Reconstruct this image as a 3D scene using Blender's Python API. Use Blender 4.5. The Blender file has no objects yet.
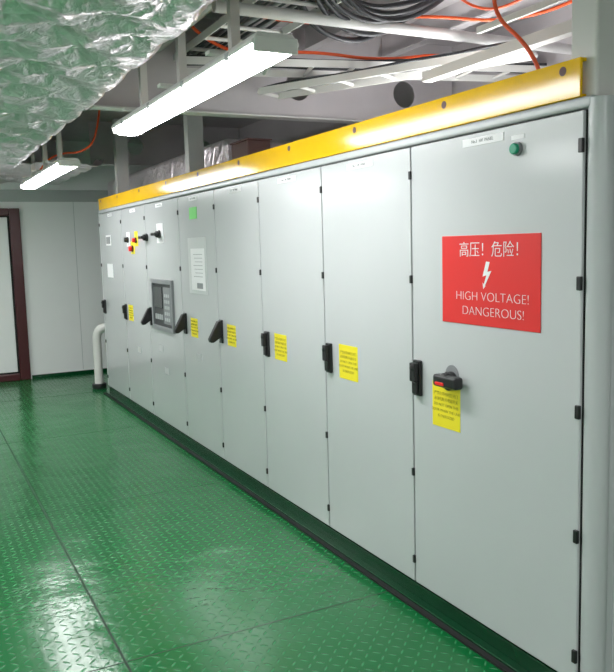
import bpy, bmesh, math, random
import numpy as np
from mathutils import Matrix, Vector
random.seed(4); rng=np.random.RandomState(4)
scene=bpy.context.scene
COL=scene.collection

# ------------------------------------------------------------------ materials
def mat(name, col, rough=0.5, metal=0.0, emit=None, estr=0, spec=0.5, coat=0.0):
    m=bpy.data.materials.new(name); m.use_nodes=True
    b=m.node_tree.nodes['Principled BSDF']
    b.inputs['Base Color'].default_value=(*col,1)
    b.inputs['Roughness'].default_value=rough
    b.inputs['Metallic'].default_value=metal
    b.inputs['Specular IOR Level'].default_value=spec
    b.inputs['Coat Weight'].default_value=coat
    b.inputs['Coat Roughness'].default_value=0.16
    if emit:
        b.inputs['Emission Color'].default_value=(*emit,1)
        b.inputs['Emission Strength'].default_value=estr
    return m
def noisy(m, scale=6, amount=0.12, bump=0.0, bscale=40, bdist=0.002):
    nt=m.node_tree; N=nt.nodes; L=nt.links; b=N['Principled BSDF']
    tc=N.new('ShaderNodeTexCoord')
    n=N.new('ShaderNodeTexNoise'); n.inputs['Scale'].default_value=scale; n.inputs['Detail'].default_value=5
    L.new(tc.outputs['Object'],n.inputs['Vector'])
    c=b.inputs['Base Color'].default_value[:3]
    r=N.new('ShaderNodeValToRGB')
    r.color_ramp.elements[0].position=0.3; r.color_ramp.elements[1].position=0.7
    r.color_ramp.elements[0].color=(*[v*(1-amount) for v in c],1)
    r.color_ramp.elements[1].color=(*[min(1,v*(1+amount)) for v in c],1)
    L.new(n.outputs['Fac'],r.inputs['Fac']); L.new(r.outputs['Color'],b.inputs['Base Color'])
    if bump:
        n2=N.new('ShaderNodeTexNoise'); n2.inputs['Scale'].default_value=bscale; n2.inputs['Detail'].default_value=3
        L.new(tc.outputs['Object'],n2.inputs['Vector'])
        bp=N.new('ShaderNodeBump'); bp.inputs['Strength'].default_value=bump; bp.inputs['Distance'].default_value=bdist
        L.new(n2.outputs['Fac'],bp.inputs['Height']); L.new(bp.outputs['Normal'],b.inputs['Normal'])
    return m

M_cab=noisy(mat('cabinet_grey_paint',(0.565,0.58,0.59),0.24,coat=0.7),1.5,0.02,0.08,60,0.0003)
M_cabedge=mat('cabinet_frame_paint',(0.52,0.54,0.545),0.3)
M_gap=mat('dark_gap',(0.010,0.011,0.011),0.7)
M_black=mat('black_plastic',(0.012,0.012,0.013),0.35)
M_red=mat('sign_red',(0.78,0.024,0.022),0.35)
M_redp=mat('red_plastic',(0.8,0.02,0.015),0.3)
M_white=mat('white_print',(0.85,0.85,0.86),0.5)
M_yel=noisy(mat('yellow_paint',(0.92,0.53,0.003),0.13,spec=0.35),5,0.05)
M_lab=mat('label_yellow',(0.90,0.76,0.02),0.5)
M_ink=mat('label_ink',(0.34,0.27,0.03),0.6)
M_green=mat('plinth_green',(0.003,0.050,0.018),0.25)
M_gbtn=mat('green_button',(0.0,0.30,0.16),0.3)
M_gsign=mat('green_sign',(0.12,0.66,0.10),0.5)
M_steel=noisy(mat('painted_steel',(0.64,0.63,0.62),0.45),4,0.05)
M_steel2=noisy(mat('painted_girder',(0.50,0.47,0.48),0.5),3,0.06)
M_cream=mat('cream_paint',(0.72,0.71,0.68),0.4)
M_wall=noisy(mat('wall_panel_white',(0.90,0.90,0.905),0.4),1.2,0.02)
M_trim=mat('trim_grey',(0.48,0.50,0.50),0.45)
M_maroon=mat('door_frame_maroon',(0.07,0.010,0.014),0.3)
M_tube=mat('lamp_diffuser',(0.95,0.95,0.95),0.4,emit=(0.985,1.0,1.0),estr=31)
M_lamp=mat('lamp_housing',(0.84,0.83,0.81),0.4)
M_orange=mat('orange_cable',(0.80,0.10,0.02),0.45)
M_dark=mat('dark_cable',(0.03,0.03,0.035),0.5)
M_screen=mat('relay_glass',(0.03,0.033,0.036),0.12)
M_relay=mat('relay_grey',(0.24,0.25,0.26),0.4)
M_reld=mat('relay_dark_grey',(0.05,0.053,0.056),0.4)
M_rustbox=mat('brown_box',(0.16,0.08,0.07),0.6)

# foil: crumpled aluminium-faced insulation
M_foil=mat('aluminium_foil',(0.94,0.85,0.90),0.30,0.74)
nt=M_foil.node_tree;N=nt.nodes;L=nt.links
tc=N.new('ShaderNodeTexCoord')
n1=N.new('ShaderNodeTexNoise');n1.inputs['Scale'].default_value=4;n1.inputs['Detail'].default_value=3
L.new(tc.outputs['Object'],n1.inputs['Vector'])
vm=N.new('ShaderNodeVectorMath');vm.operation='MULTIPLY_ADD';vm.inputs[1].default_value=(.25,.25,.25)
L.new(n1.outputs['Color'],vm.inputs[0]);L.new(tc.outputs['Object'],vm.inputs[2])
acc=None
for sc,am in ((6,1.2),(17,.42),(45,.12)):
    vo=N.new('ShaderNodeTexVoronoi');vo.inputs['Scale'].default_value=sc;L.new(vm.outputs[0],vo.inputs['Vector'])
    mu=N.new('ShaderNodeMath');mu.operation='MULTIPLY';mu.inputs[1].default_value=am;L.new(vo.outputs['Distance'],mu.inputs[0])
    if acc is None: acc=mu.outputs[0]
    else:
        ad=N.new('ShaderNodeMath');ad.operation='ADD';L.new(acc,ad.inputs[0]);L.new(mu.outputs[0],ad.inputs[1]);acc=ad.outputs[0]
bp=N.new('ShaderNodeBump');bp.inputs['Strength'].default_value=0.9;bp.inputs['Distance'].default_value=0.022
L.new(acc,bp.inputs['Height']);L.new(bp.outputs['Normal'],N['Principled BSDF'].inputs['Normal'])

# checker plate floor
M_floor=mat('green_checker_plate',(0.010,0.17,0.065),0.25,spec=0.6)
nt=M_floor.node_tree;N=nt.nodes;L=nt.links;B=N['Principled BSDF']
def nm(op,a,b=None,clamp=False):
    n=N.new('ShaderNodeMath');n.operation=op;n.use_clamp=clamp
    for i,v in enumerate((a,b)):
        if v is None: continue
        if isinstance(v,(int,float)): n.inputs[i].default_value=v
        else: L.new(v,n.inputs[i])
    return n.outputs[0]
tc=N.new('ShaderNodeTexCoord');sx=N.new('ShaderNodeSeparateXYZ');L.new(tc.outputs['Object'],sx.inputs[0])
P=0.050
ux=nm('DIVIDE',sx.outputs[0],P);uy=nm('DIVIDE',sx.outputs[1],P)
cx=nm('FLOOR',ux);cy=nm('FLOOR',uy)
fx=nm('SUBTRACT',nm('SUBTRACT',ux,cx),0.5);fy=nm('SUBTRACT',nm('SUBTRACT',uy,cy),0.5)
par=nm('FLOORED_MODULO',nm('ADD',cx,cy),2.0)
a=nm('MULTIPLY',nm('ADD',fx,fy),0.7071);b_=nm('MULTIPLY',nm('SUBTRACT',fx,fy),0.7071)
df=nm('SUBTRACT',b_,a)
u=nm('ADD',a,nm('MULTIPLY',df,par)); v=nm('SUBTRACT',b_,nm('MULTIPLY',df,par))
e=nm('ADD',nm('POWER',nm('ABSOLUTE',nm('DIVIDE',u,0.40)),2.0),nm('POWER',nm('ABSOLUTE',nm('DIVIDE',v,0.11)),2.0))
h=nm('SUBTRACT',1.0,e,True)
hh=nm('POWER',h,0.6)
nz=N.new('ShaderNodeTexNoise');nz.inputs['Scale'].default_value=2.6;nz.inputs['Detail'].default_value=4;L.new(tc.outputs['Object'],nz.inputs['Vector'])
nz2=N.new('ShaderNodeTexNoise');nz2.inputs['Scale'].default_value=60;nz2.inputs['Detail'].default_value=3;L.new(tc.outputs['Object'],nz2.inputs['Vector'])
hsum=nm('ADD',nm('MULTIPLY',hh,0.0021),nm('ADD',nm('MULTIPLY',nz.outputs['Fac'],0.013),nm('MULTIPLY',nz2.outputs['Fac'],0.0005)))
bp=N.new('ShaderNodeBump');bp.inputs['Strength'].default_value=1.0;bp.inputs['Distance'].default_value=1.0
L.new(hsum,bp.inputs['Height']);L.new(bp.outputs['Normal'],B.inputs['Normal'])
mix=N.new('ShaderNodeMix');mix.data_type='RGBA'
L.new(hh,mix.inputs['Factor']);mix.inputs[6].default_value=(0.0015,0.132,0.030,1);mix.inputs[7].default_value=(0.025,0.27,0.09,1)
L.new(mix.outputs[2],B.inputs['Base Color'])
L.new(nm('ADD',nm('MULTIPLY',nz.outputs['Fac'],0.18),0.11),B.inputs['Roughness'])

# ------------------------------------------------------------------ helpers
def link(o,parent=None):
    COL.objects.link(o)
    if parent: o.parent=parent
    return o
def empty(name,loc=(0,0,0)):
    o=bpy.data.objects.new(name,None);o.empty_display_size=0.1;o.location=loc;COL.objects.link(o);return o
def from_bm(bm,name,m,parent=None,smooth=False,bevel=0,seg=2):
    me=bpy.data.meshes.new(name);bm.normal_update();bm.to_mesh(me);bm.free()
    for mm in (m if isinstance(m,(list,tuple)) else [m]): me.materials.append(mm)
    if smooth:
        for p in me.polygons:p.use_smooth=True
    o=bpy.data.objects.new(name,me);link(o,parent)
    if bevel:
        md=o.modifiers.new('bevel','BEVEL');md.width=bevel;md.segments=seg;md.limit_method='ANGLE'
    return o
def addbox(bm,x0,x1,y0,y1,z0,z1,mi=0):
    vs=[bm.verts.new((x,y,z)) for x in(x0,x1) for y in(y0,y1) for z in(z0,z1)]
    for f in [(0,1,3,2),(4,6,7,5),(0,4,5,1),(2,3,7,6),(0,2,6,4),(1,5,7,3)]:
        fc=bm.faces.new([vs[i] for i in f]);fc.material_index=mi
def box(name,x0,x1,y0,y1,z0,z1,m,parent=None,bevel=0,seg=2):
    bm=bmesh.new();addbox(bm,x0,x1,y0,y1,z0,z1);return from_bm(bm,name,m,parent,False,bevel,seg)
def addcyl(bm,p0,p1,r,seg=20,r2=None,mi=0):
    p0=Vector(p0);p1=Vector(p1);d=p1-p0
    q=d.to_track_quat('Z','Y').to_matrix().to_4x4();q.translation=(p0+p1)/2
    bmesh.ops.create_cone(bm,cap_ends=True,segments=seg,radius1=r,radius2=r if r2 is None else r2,depth=d.length,matrix=q)
def cyl(name,p0,p1,r,m,parent=None,seg=20,r2=None,bevel=0):
    bm=bmesh.new();addcyl(bm,p0,p1,r,seg,r2);o=from_bm(bm,name,m,parent,True,bevel)
    o.data.set_sharp_from_angle(angle=math.radians(40));return o
def tube(name,pts,r,m,parent=None,cyclic=False):
    c=bpy.data.curves.new(name,'CURVE');c.dimensions='3D';c.bevel_depth=r;c.bevel_resolution=4;c.use_fill_caps=True
    s=c.splines.new('NURBS');s.points.add(len(pts)-1)
    for i,p in enumerate(pts): s.points[i].co=(*p,1)
    s.use_endpoint_u=True;s.order_u=3;s.resolution_u=8
    c.materials.append(m);o=bpy.data.objects.new(name,c);return link(o,parent)
FR=Matrix(((0,0,-1,0),(-1,0,0,0),(0,1,0,0),(0,0,0,1)))
def text(name,body,y,z,size,m,parent,x=-0.005,align='CENTER',sp=1.0,off=0.0,sx=1.0):
    c=bpy.data.curves.new(name,'FONT');c.body=body;c.size=size;c.align_x=align;c.align_y='CENTER';c.extrude=0.0005;c.space_line=sp;c.offset=off
    c.materials.append(m);o=bpy.data.objects.new(name,c);link(o,parent)
    mm=FR.copy();mm.translation=(x,y,z);o.matrix_world=mm@Matrix.Diagonal((sx,1,1,1));return o

# ------------------------------------------------------------------ room shell
WX0,WX1,WY0,WY1,ZC=-4.2,1.9,-4.5,9.37,3.3
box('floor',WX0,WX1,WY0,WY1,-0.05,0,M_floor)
box('ceiling',WX0,WX1,WY0,WY1,ZC,ZC+0.05,M_steel2)
box('wall_left',WX0-0.05,WX0,WY0,WY1,0,ZC,M_wall)
box('wall_right',WX1,WX1+0.05,WY0,WY1,0,ZC,M_steel2)
box('wall_rear',WX0,WX1,WY0-0.05,WY0,0,ZC,M_wall)
box('wall_far',WX0,WX1,WY1,WY1+0.05,0,ZC,M_wall)
box('trim_1',WX0,WX1,WY1-0.03,WY1,2.46,2.62,M_trim,bevel=0.004)
box('baseboard_far',-0.66,WX1,WY1-0.02,WY1,0.0,0.05,M_green,bevel=0.003)
bm=bmesh.new()
for xx in (0.05,0.85): addbox(bm,xx-0.003,xx+0.003,WY1-0.006,WY1,0.07,2.46)
from_bm(bm,'trim_2',M_cabedge)
# door
d=empty('door_1')
bm=bmesh.new();F0,F1=-1.75,-0.68
addbox(bm,F1-0.14,F1,WY1-0.06,WY1,0.0,2.37);addbox(bm,F0,F0+0.14,WY1-0.06,WY1,0.0,2.37)
addbox(bm,F0+.14,F1-.14,WY1-0.06,WY1,2.27,2.37);addbox(bm,F0+.14,F1-.14,WY1-0.06,WY1,0.0,0.1)
from_bm(bm,'frame',M_maroon,d,bevel=0.01)
box('leaf',F0+.165,F1-.165,WY1-0.045,WY1-0.002,0.12,2.25,M_wall,d,0.01)
box('seal',F0+.14,F1-.14,WY1-0.02,WY1-0.001,0.1,2.27,M_gap,d)
cyl('knob_stem',(F0+.26,WY1-.09,1.05),(F0+.26,WY1-.045,1.05),.012,M_relay,d)
box('lever',F0+.25,F0+.38,WY1-.1,WY1-.085,1.04,1.06,M_relay,d,.004)
# floor plate joints
bm=bmesh.new()
for xx in (-1.4,-2.8): addbox(bm,xx-0.005,xx+0.005,WY0,WY1-.03,0.0,0.0012)
for yy in (-3.2,-1.0,1.2,3.4,5.6,7.8): addbox(bm,WX0+.02,-.06,yy-0.003,yy+0.003,0.0,0.001)
from_bm(bm,'floor_plate_joint',mat('joint',(0.002,0.03,0.01),0.6))

# ------------------------------------------------------------------ switchgear
cab=empty('switchgear_cabinet')
S=[0,1.037,1.908,2.787,3.622,4.50,5.56,6.50,7.55]
DEP=1.25
bm=bmesh.new();addbox(bm,0.03,DEP,-0.07,7.60,0.1,2.235)
from_bm(bm,'body',M_cabedge,cab,bevel=0.03,seg=4)
box('end_panel',0.10,DEP-.06,-0.078,-0.068,0.16,2.18,M_cab,cab,0.004)
bm=bmesh.new()
for z in np.arange(0.3,2.2,0.235): addcyl(bm,(0.125,-0.0795,z),(0.125,-0.077,z),0.008,12)
from_bm(bm,'end_panel_screws',M_gap,cab)
bm=bmesh.new();addcyl(bm,(0.045,-0.035,0.1),(0.045,-0.035,2.235),0.045,32)
o=from_bm(bm,'corner_post',M_cabedge,cab,True);o.data.set_sharp_from_angle(angle=math.radians(40))
box('roof_edge',0.0,0.06,-0.03,7.58,2.205,2.245,M_cabedge,cab,0.012,3)
box('door_gap_backing',0.012,0.031,0.0,7.56,0.1,2.2,M_gap,cab)
for i in range(8):
    box(f'door_{i+1}_panel',0.0,0.022,S[i]+.0055,S[i+1]-.0055,0.105,2.198,M_cab,cab,0.003,2)
box('far_side_post',0.0,0.04,7.552,7.60,0.1,2.205,M_cabedge,cab,.01)
bm=bmesh.new()
for i,y in enumerate(S):
    for z in ((0.21,.675,1.14,1.603,2.08) if i==0 else (0.22,0.66,1.59,2.07)):
        yy=y+(0.0 if i else 0.010)
        h_=0.05 if i==0 else 0.038; w_=0.010 if i==0 else 0.008
        addbox(bm,-0.010,0.004,yy-w_,yy+w_,z-h_/2,z+h_/2)
from_bm(bm,'hinges',M_black,cab,bevel=0.003)
def handle(y,z=1.083):
    bm=bmesh.new()
    addbox(bm,-0.018,0.001,y-.028,y+.028,z-.085,z+.085)
    addbox(bm,-0.045,-0.018,y-.02,y+.02,z-.015,z+.075)
    addbox(bm,-0.032,-0.018,y-.02,y+.02,z-.075,z-.015)
    addcyl(bm,(-.05,y,z+.05),(-.03,y,z+.05),.014,16)
    from_bm(bm,'swing_handle',M_black,cab,bevel=0.006)
handle(.985,1.128);handle(1.848,1.122);handle(2.705,1.115)
for y in (6.46,7.47): handle(y,1.09)
def lever(y,z):
    bm=bmesh.new()
    addbox(bm,-0.015,0.001,y-.03,y+.03,z-.09,z+.09)
    p=[(-.012,z+.085),(-.035,z+.08),(-.11,z-.055),(-.10,z-.08),(-.075,z-.08),(-.012,z-.04)]
    n=len(p)
    a=[bm.verts.new((x,y-.024,zz)) for x,zz in p];b=[bm.verts.new((x,y+.024,zz)) for x,zz in p]
    bm.faces.new(a[::-1]);bm.faces.new(b)
    for k in range(n): bm.faces.new([a[k],a[(k+1)%n],b[(k+1)%n],b[k]])
    bmesh.ops.recalc_face_normals(bm,faces=bm.faces)
    from_bm(bm,'lever_handle',M_black,cab,bevel=0.005)
for y,z in ((3.56,1.125),(4.42,1.12),(5.48,1.11)): lever(y,z)
# rotary handle on the nearest door
cyl('rotary_plate',(0,.735,1.175),(-.004,.735,1.175),.045,M_relay,cab,28)
cyl('rotary_base',(0,.735,1.15),(-.03,.735,1.15),.042,M_black,cab,28,bevel=.004)
bm=bmesh.new();addcyl(bm,(-.03,.735,1.155),(-.058,.735,1.155),.034,24)
addbox(bm,-.064,-.015,.635,.80,1.125,1.180);from_bm(bm,'rotary_grip',M_black,cab,bevel=.022,seg=4)
box('rotary_tip',-.069,-.045,.715,.775,1.134,1.149,M_redp,cab,.004)
# yellow labels
LT="严禁在带电时打开门\n必须先断开电源开关\nDO NOT OPEN THIS\nDOOR WHEN THE UNIT\nIS ENERGIZED"
for y,z,w,h_ in ((.78,1.028,.20,.205),(1.645,1.118,.2,.19),(2.51,1.112,.18,.17),(3.36,1.11,.17,.16),(4.20,1.10,.17,.16),(6.27,1.09,.19,.17)):
    box('caution_label',-.0015,.001,y-w/2,y+w/2,z-h_/2,z+h_/2,M_lab,cab)
    text('caution_text',LT,y,z,.019,M_ink,cab,-.002,sp=1.35,off=-.0004)
for y,w in ((.53,.25),(1.49,.26),(2.35,.26),(3.2,.24),(4.1,.2),(5.05,.22),(6.0,.2),(7.0,.2)):
    box('nameplate',-.003,.001,y-w/2,y+w/2,2.148,2.18,M_white,cab)
    text('nameplate_text','No.1  HV  PANEL',y,2.164,.018,M_relay,cab,-.0035)
cyl('indicator_bezel',(0,.326,2.105),(-.012,.326,2.105),.026,M_relay,cab,28)
cyl('indicator',(-.012,.326,2.105),(-.028,.326,2.105),.021,M_gbtn,cab,28,bevel=.004)
box('small_plate',-.002,.001,.29,.362,2.142,2.158,M_white,cab)
# relay / breaker unit
ry,rz=5.06,1.24
box('relay_frame_top',-.022,.001,ry-.33,ry+.33,rz+.20,rz+.24,M_relay,cab,.004)
box('relay_frame_bottom',-.022,.001,ry-.33,ry+.33,rz-.24,rz-.20,M_relay,cab,.004)
box('relay_frame_left',-.022,.001,ry+.29,ry+.33,rz-.20,rz+.20,M_relay,cab,.004)
box('relay_frame_right',-.022,.001,ry-.33,ry-.29,rz-.20,rz+.20,M_relay,cab,.004)
box('relay_bezel',-.003,.001,ry-.30,ry+.30,rz-.21,rz+.21,M_reld,cab)
box('relay_screen',-.012,-.002,ry+.0,ry+.27,rz-.03,rz+.17,M_screen,cab,.004)
box('relay_panel',-.014,-.002,ry-.26,ry-.04,rz-.17,rz+.17,M_relay,cab,.004)
bm=bmesh.new()
for r in range(5):
    for c in range(3): addbox(bm,-.018,-.013,ry-.23+c*.055,ry-.20+c*.055,rz-.14+r*.055,rz-.11+r*.055)
for c in range(4): addbox(bm,-.010,-.002,ry+.02+c*.065,ry+.055+c*.065,rz-.14,rz-.09)
from_bm(bm,'relay_keys',M_cabedge,cab)
def knob(y,z,m=M_black,r=.03,arm=True):
    cyl('switch_collar',(0,y,z),(-.015,y,z),r*1.25,M_black,cab,24)
    cyl('switch_knob',(-.015,y,z),(-.045,y,z),r,m,cab,24,bevel=.005)
    if arm: box('switch_arm',-.075,-.042,y-.06,y+.06,z-.013,z+.016,m,cab,.006)
knob(5.06,1.90);knob(5.50,1.88)
box('switch_plate',-.003,.001,4.96,5.16,1.82,2.0,M_white,cab)
box('switch_plate',-.003,.001,5.84,5.96,1.80,1.95,M_lab,cab);knob(5.9,1.86,M_redp,.022,False)
box('switch_plate',-.003,.001,6.16,6.28,1.80,1.95,M_white,cab);knob(6.22,1.87,M_black,.025,False)
box('stop_plate',-.003,.001,5.98,6.12,1.72,1.85,M_lab,cab);knob(6.05,1.775,M_redp,.028,False)
box('label_small',-.003,.001,7.0,7.25,1.82,1.94,M_white,cab);box('meter_window',-.01,.001,7.03,7.2,1.84,1.92,M_relay,cab)
box('label_small',-.003,.001,6.98,7.25,1.45,1.61,M_white,cab)
for y,z in ((5.2,.82),(5.05,.62),(6.0,.72),(4.1,.86)):
    box('label_small',-.003,.001,y-.06,y+.06,z-.03,z+.03,M_cabedge,cab)
box('green_label',-.003,.001,4.02,4.20,2.0,2.095,M_gsign,cab)
# plinth
box('plinth',.012,DEP-.05,-.05,7.58,0.012,.088,M_green,cab,.004)
box('plinth_shadow_strip',.03,DEP-.07,-.04,7.57,.086,.102,M_gap,cab)  # near-black strip puts the shadow gap under the doors into colour
box('plinth_flange',-.03,.012,-.05,7.58,0.004,.022,M_green,cab,.003)
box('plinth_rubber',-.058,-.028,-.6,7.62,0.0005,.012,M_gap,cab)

# yellow rail on roof
rail=empty('yellow_rail')
bm=bmesh.new();addbox(bm,-.002,.010,.02,7.52,2.246,2.378);addbox(bm,.010,.028,.02,7.52,2.366,2.378);addbox(bm,.01,.028,.02,7.52,2.246,2.256)
from_bm(bm,'channel',M_yel,rail,bevel=.002)
bm=bmesh.new()
for y in (.10,.78,1.53,2.3,3.1,3.95,4.8,5.7,6.6,7.4): addcyl(bm,(-.0035,y,2.345),(-.0015,y,2.345),.016,18)
from_bm(bm,'bolt_holes',M_rustbox,rail)

# warning sign
sg=empty('warning_sign')
box('plate',-.004,-.0002,.198,.798,1.41,1.785,M_red,sg,.0015)
text('text_chinese','高压！危险！',.475,1.722,.068,M_white,sg,off=-.0006)
text('text_line_1','HIGH VOLTAGE!',.478,1.530,.054,M_white,sg,off=-.0014,sx=1.12)
text('text_line_2','DANGEROUS!',.470,1.468,.054,M_white,sg,off=-.0014,sx=1.12)
bm=bmesh.new()
pts=[(-.004,.052),(.018,.050),(.004,.010),(.028,.014),(-.012,-.048),(-.006,-.046),(-.022,-.062),(-.026,-.034),(-.019,-.042),(-.002,-.004),(-.026,-.010)]
vs=[bm.verts.new((-.0052,.50-px,1.625+pz)) for px,pz in pts];bm.faces.new(vs)
bmesh.ops.recalc_face_normals(bm,faces=bm.faces);from_bm(bm,'lightning_bolt',M_white,sg)

# notice sheet
ns=empty('notice_sheet')
M_sheet=mat('sheet',(0.66,0.68,0.68),0.15)
box('sleeve',-.004,-.0002,3.83,4.27,1.39,1.85,M_sheet,ns,.001)
box('paper',-.0055,-.0038,3.87,4.20,1.42,1.76,M_white,ns)
bm=bmesh.new()
for k in range(7): addbox(bm,-.006,-.0053,3.92,4.14-.02*(k%3),1.71-.03*k,1.714-.03*k)
addbox(bm,-.006,-.0053,3.93,4.07,1.435,1.48)
from_bm(bm,'print',M_relay,ns)

# ------------------------------------------------------------------ white pipe at far end
vp=empty('white_pipe')
tube('bend',[(-.02,8.0,0.0),(-.02,8.0,.55),(-.02,7.98,.72),(.04,7.94,.80),(.2,7.9,.80)],.055,M_cream,vp)
cyl('collar',(-.02,8.0,0),(-.02,8.0,.07),.09,M_black,vp,28,bevel=.01)

# ------------------------------------------------------------------ light fixtures, visible and added
def fixture(x,y0,y1,z,top=None,flip=False):
    f=empty('fluorescent_or_fill_light')  # visible fluorescents and added fill lamps share this name
    g=-1 if flip else 1
    def prism(prof,ya,yb,name,m,bev):
        bm=bmesh.new();n=len(prof)
        A=[bm.verts.new((x+a,ya,z+g*b)) for a,b in prof];Bv=[bm.verts.new((x+a,yb,z+g*b)) for a,b in prof]
        bm.faces.new(A);bm.faces.new(Bv[::-1])
        for k in range(n): bm.faces.new([A[k],Bv[k],Bv[(k+1)%n],A[(k+1)%n]])
        bmesh.ops.recalc_face_normals(bm,faces=bm.faces)
        from_bm(bm,name,m,f,bevel=bev)
    prism([(-.098,.0),(-.098,.014),(-.07,.045),(.07,.045),(.098,.014),(.098,.0)],y0,y1,'housing',M_lamp,.005)
    prism([(-.090,.0),(-.084,-.018),(-.055,-.034),(0,-.038),(.055,-.034),(.084,-.018),(.090,0)],y0+.012,y1-.012,'diffuser',M_tube,0)
    for yy in (y0-.006,y1-.010):
        box('end_cap',x-.09,x+.09,yy,yy+.016,z-.028,z+.03,M_lamp,f,.006,3)
    bm=bmesh.new()
    for k in range(4):
        yy=y0+.25+(y1-y0-.5)*k/3
        for s in (-1,1): addbox(bm,x+s*.094-.006,x+s*.094+.006,yy-.018,yy+.018,z-.008,z+.02)
    from_bm(bm,'clips',M_trim,f,bevel=.003)
    if not flip:
        bm=bmesh.new()
        for yy in (y0+.4,(y0+y1)/2,y1-.4):
            addbox(bm,x-.02,x+.02,yy-.02,yy+.02,z+.045,top or ZC)
            addbox(bm,x-.12,x+.12,yy-.025,yy+.025,z+.045,z+.06)
        from_bm(bm,'hangers',M_cream,f)
    return f
fixture(-.83,.70,2.87,2.5)
fixture(-.83,4.80,7.2,2.5)
fixture(-.83,-3.6,-1.4,2.5)  # added fill lamp behind the camera, outside the view
fixture(-3.0,-3.2,-1.0,2.5,2.60)  # added fill lamp on the left, out of view, brightens the doors
fixture(-3.0,1.2,3.4,2.5,2.60)  # another added left-side fill lamp, also unseen
fixture(-3.0,5.8,8.0,2.5,2.60)  # last of the added fill lamps down the unseen left side
fixture(.75,.9,2.4,2.30,flip=True)  # added uplight hidden on the cabinet roof to brighten the deck structure
tube('orange_cable',[(-.83,6.6,2.55),(-.78,6.4,2.68),(-.66,6.1,2.74),(-.5,5.9,2.72),(-.35,5.8,2.85),(-.3,5.8,3.3)],.010,M_orange)

# ------------------------------------------------------------------ foil insulation
def foil_panel(name,x0,x1,y0,y1,z,res=.02,sp=.34,edge=True,thick=.08):
    nx=int((x1-x0)/res);ny=int((y1-y0)/res)
    X,Y=np.meshgrid(np.linspace(x0,x1,nx),np.linspace(y0,y1,ny),indexing='ij')
    dm=np.full_like(X,9.);ang=np.zeros_like(X);pins=[]
    r=0;yy=y0+.1
    while yy<y1:
        xx=x0+(.1 if r%2 else .1+sp/2)
        while xx<x1-.05:
            px=xx+rng.uniform(-.04,.04);py=yy+rng.uniform(-.04,.04);pins.append((px,py))
            d=np.hypot(X-px,Y-py);k=d<dm;dm=np.where(k,d,dm);ph=rng.uniform(0,6)
            th_=np.arctan2(Y-py,X-px)
            tri=np.abs(((th_*9/math.pi/2+ph+.35*np.sin(3*th_+ph))%1)-.5)*4-1
            ang=np.where(k,tri,ang)
            xx+=sp
        yy+=sp*.85;r+=1
    H_=-.065*np.clip(dm/.22,0,1)**.8+.012*ang*np.clip(dm/.05,0,1)*np.exp(-dm/.16)
    if edge:
        t=np.clip((x1-X)/.07,0,1);H_+=thick*(1-np.sqrt(1-(1-t)**2))
    Z=z+H_
    idx=np.arange(nx*ny).reshape(nx,ny)
    co=np.stack([X.ravel(),Y.ravel(),Z.ravel()],1)
    fc=np.stack([idx[:-1,:-1],idx[:-1,1:],idx[1:,1:],idx[1:,:-1]],-1).reshape(-1,4)
    me=bpy.data.meshes.new('foil');me.from_pydata(co.tolist(),[],fc.tolist());me.materials.append(M_foil)
    for p in me.polygons:p.use_smooth=True
    root=empty(name);link(bpy.data.objects.new('foil',me),root)
    bm=bmesh.new()
    for px,py in pins: addcyl(bm,(px,py,z+.002),(px,py,z-.012),.016,12)
    from_bm(bm,'pins',M_lamp,root,True)
    return root
foil_panel('foil_insulation',-4.15,-1.0,-1.0,6.5,2.69)
foil_panel('foil_insulation',-4.15,-.1,6.7,9.3,2.75,sp=.35)
r=empty('foil_duct')
box('duct',.45,1.2,4.5,9.0,2.42,2.72,M_foil,r,.06,4)
bm=bmesh.new()
for yy in (5.6,7.0,8.4):addbox(bm,.5,.54,yy,yy+.04,2.236,2.44);addbox(bm,1.1,1.14,yy,yy+.04,2.236,2.44)
from_bm(bm,'feet',M_steel,r)

# ------------------------------------------------------------------ deck structure
def girder(y,x0,x1,zb,holes):
    root=empty('deck_girder')
    bm=bmesh.new();addbox(bm,x0,x1,y-.008,y+.008,zb,ZC-.001)
    w=from_bm(bm,'web',M_steel2,root)
    bm=bmesh.new()
    for xx in holes: addcyl(bm,(xx,y-.1,zb+.22),(xx,y+.1,zb+.22),.10,28)
    c=from_bm(bm,'cutter',M_steel2,root)
    md=w.modifiers.new('holes','BOOLEAN');md.object=c;md.operation='DIFFERENCE';md.solver='EXACT'
    bpy.context.view_layer.update()
    dg=bpy.context.evaluated_depsgraph_get();me=bpy.data.meshes.new_from_object(w.evaluated_get(dg));w.modifiers.clear();w.data=me
    bpy.data.objects.remove(c)
    box('flange',x0,x1,y-.06,y+.06,zb-.012,zb,M_steel,root,.003)
girder(3.15,-.98,1.88,2.68,(.5,1.42))
girder(7.6,-.05,1.88,2.8,(.5,1.4))
bm=bmesh.new()
for xx in (-.75,-.1,.55,1.2): addbox(bm,xx-.006,xx+.006,WY0,3.1,ZC-.16,ZC-.001);addbox(bm,xx-.04,xx+.04,WY0,3.1,ZC-.165,ZC-.155)
from_bm(bm,'deck_stiffeners',M_steel2)
for y in (4.62,7.2):
    r=empty('support_post')
    bm=bmesh.new();addbox(bm,.16,.30,y-.005,y+.005,2.236,3.28);addbox(bm,.16,.17,y,y+.1,2.236,3.28);addbox(bm,.29,.30,y,y+.1,2.236,3.28)
    from_bm(bm,'channel',M_steel,r)
r=empty('support_post');box('post',.032,.30,-.02,.10,2.24,3.28,M_cream,r,.01)
r=empty('support_beam')
bm=bmesh.new();addbox(bm,.44,.45,-.9,1.55,2.62,2.67);addbox(bm,.45,.50,-.9,1.55,2.62,2.63)
addbox(bm,.44,.46,-.9,1.1,2.76,2.79)
addbox(bm,.44,.50,-.9,-.84,2.62,3.28)
addbox(bm,.46,.51,.28,.33,2.236,3.28)
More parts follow.
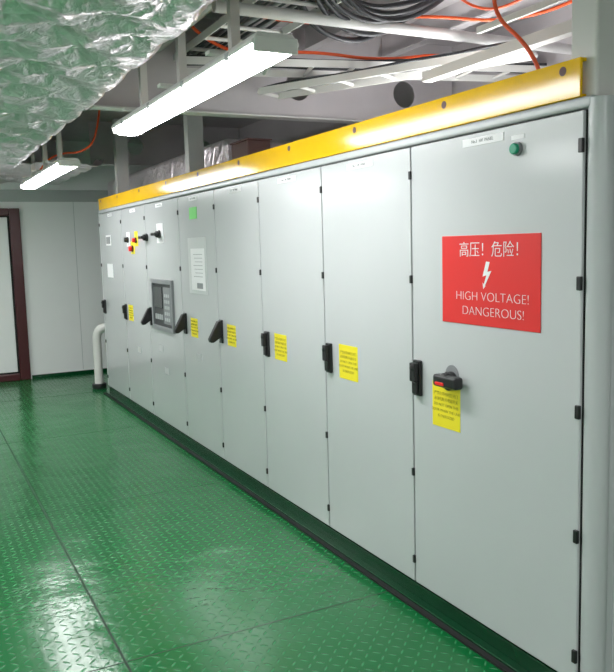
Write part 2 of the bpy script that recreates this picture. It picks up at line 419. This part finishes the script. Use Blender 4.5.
from_bm(bm,'angle',M_cream,r)
def ladder(p0,p1,w,name='cable_tray',nc=6):
    r=empty(name);p0=Vector(p0);p1=Vector(p1);d=(p1-p0);n=Vector((-d.y,d.x,0)).normalized()*w/2
    bm=bmesh.new()
    for s in (-1,1):
        q=[p0+n*s,p1+n*s]
        v=[bm.verts.new(p+Vector((0,0,h_))+n.normalized()*t) for t in (-.004,.004) for p in q for h_ in (0,.045)]
        for f in [(0,1,3,2),(4,6,7,5),(0,4,5,1),(2,3,7,6),(0,2,6,4),(1,5,7,3)]: bm.faces.new([v[i] for i in f])
    cnt=int(d.length/.26)
    for i in range(cnt+1):
        c=p0+d*(i/cnt);addcyl(bm,c-n+Vector((0,0,.02)),c+n+Vector((0,0,.02)),.012,8)
    bmesh.ops.recalc_face_normals(bm,faces=bm.faces)
    from_bm(bm,'ladder',M_cream,r)
    for i in range(nc):
        o=-.45+.9*i/max(1,nc-1)
        pts=[]
        for k in range(9):
            t=k/8;c=p0+d*t+n*(o*1.6+rng.uniform(-.08,.08))+Vector((0,0,.045+rng.uniform(0,.03)));pts.append(c[:])
        tube('cable',pts,rng.uniform(.008,.017),M_relay if i%4==1 else M_dark,r)
ladder((-.25,-1.5,2.98),(-.25,3.05,2.98),.4,nc=10)
ladder((-.5,2.75,2.86),(1.85,2.15,2.86),.3,nc=8)
ladder((.15,2.9,2.76),(1.02,1.35,2.76),.22,nc=6)
cyl('overhead_pipe',(-.55,-1.5,3.08),(-.55,3.1,3.08),.045,M_steel,None,24)
cyl('overhead_pipe',(-.68,1.7,2.93),(1.85,1.7,2.93),.03,M_steel,None,24)
r=empty('foil_pipe');cyl('pipe',(1.12,.3,2.84),(1.12,.85,2.84),.10,M_foil,r,32)
tube('elbow',[(1.12,.85,2.84),(1.12,1.0,2.84),(1.2,1.05,2.84),(1.6,1.1,2.84)],.10,M_foil,r)
box('saddle',1.09,1.15,.4,.44,2.236,2.75,M_steel,r)
r=empty('junction_box');box('case',.35,.55,3.75,4.1,2.40,2.60,M_rustbox,r,.01);box('lid',.34,.56,3.74,4.11,2.60,2.612,M_rustbox,r,.004);box('foot',.4,.5,3.8,4.0,2.236,2.41,M_steel,r)
tube('orange_cable',[(.25,.75,3.25),(.25,.75,2.9),(.22,.72,2.72),(.3,.6,2.58),(.35,.55,2.42),(.3,.5,2.25)],.009,M_orange)
tube('orange_cable',[(-.2,2.2,3.06),(.1,2.0,2.98),(.5,1.7,3.02),(.9,1.3,2.9),(1.2,.9,3.05),(1.6,.6,3.0)],.009,M_orange)
tube('orange_cable',[(.6,1.5,3.1),(.62,1.3,2.9),(.7,.9,2.95),(.75,.3,2.85),(.7,-.3,3.0)],.007,M_orange)
tube('orange_cable',[(-.5,2.6,3.1),(-.3,2.6,2.92),(.2,2.45,2.97),(.7,2.35,2.92),(1.2,2.25,3.0),(1.6,2.2,2.93)],.010,M_orange)
r=empty('black_cable_bundle')
for i in range(12):
    a=rng.uniform(0,.14)
    tube('black_cable',[(-.3,1.3+.035*i,3.13),(-.1,1.45+.04*i,3.07-a),(.15,1.5+.04*i,3.0-a),(.4,1.45+.05*i,3.05-a),(.7,1.6+.04*i,3.15)],.013,M_dark,r)

# ------------------------------------------------------------------ world + camera
w=bpy.data.worlds.new('world');scene.world=w;w.use_nodes=True
w.node_tree.nodes['Background'].inputs[0].default_value=(.6,.65,.65,1);w.node_tree.nodes['Background'].inputs[1].default_value=.2
th,ph,ro=0.4733,0.1171,-0.0275
r0=Vector((math.cos(th),-math.sin(th),0));F=Vector((math.sin(th)*math.cos(ph),math.cos(th)*math.cos(ph),-math.sin(ph)))
u0=r0.cross(F);rr=math.cos(ro)*r0+math.sin(ro)*u0;uu=-math.sin(ro)*r0+math.cos(ro)*u0
cd=bpy.data.cameras.new('camera');cd.sensor_fit='HORIZONTAL';cd.sensor_width=36;cd.lens=773/614*36;cd.clip_start=.05
co=bpy.data.objects.new('camera',cd);COL.objects.link(co)
co.matrix_world=Matrix((( rr.x,uu.x,-F.x,-2.1045),(rr.y,uu.y,-F.y,-1.9755),(rr.z,uu.z,-F.z,1.7635),(0,0,0,1)))
scene.camera=co
scene.view_settings.view_transform='Standard'
scene.view_settings.look='None'
scene.view_settings.exposure=0.0
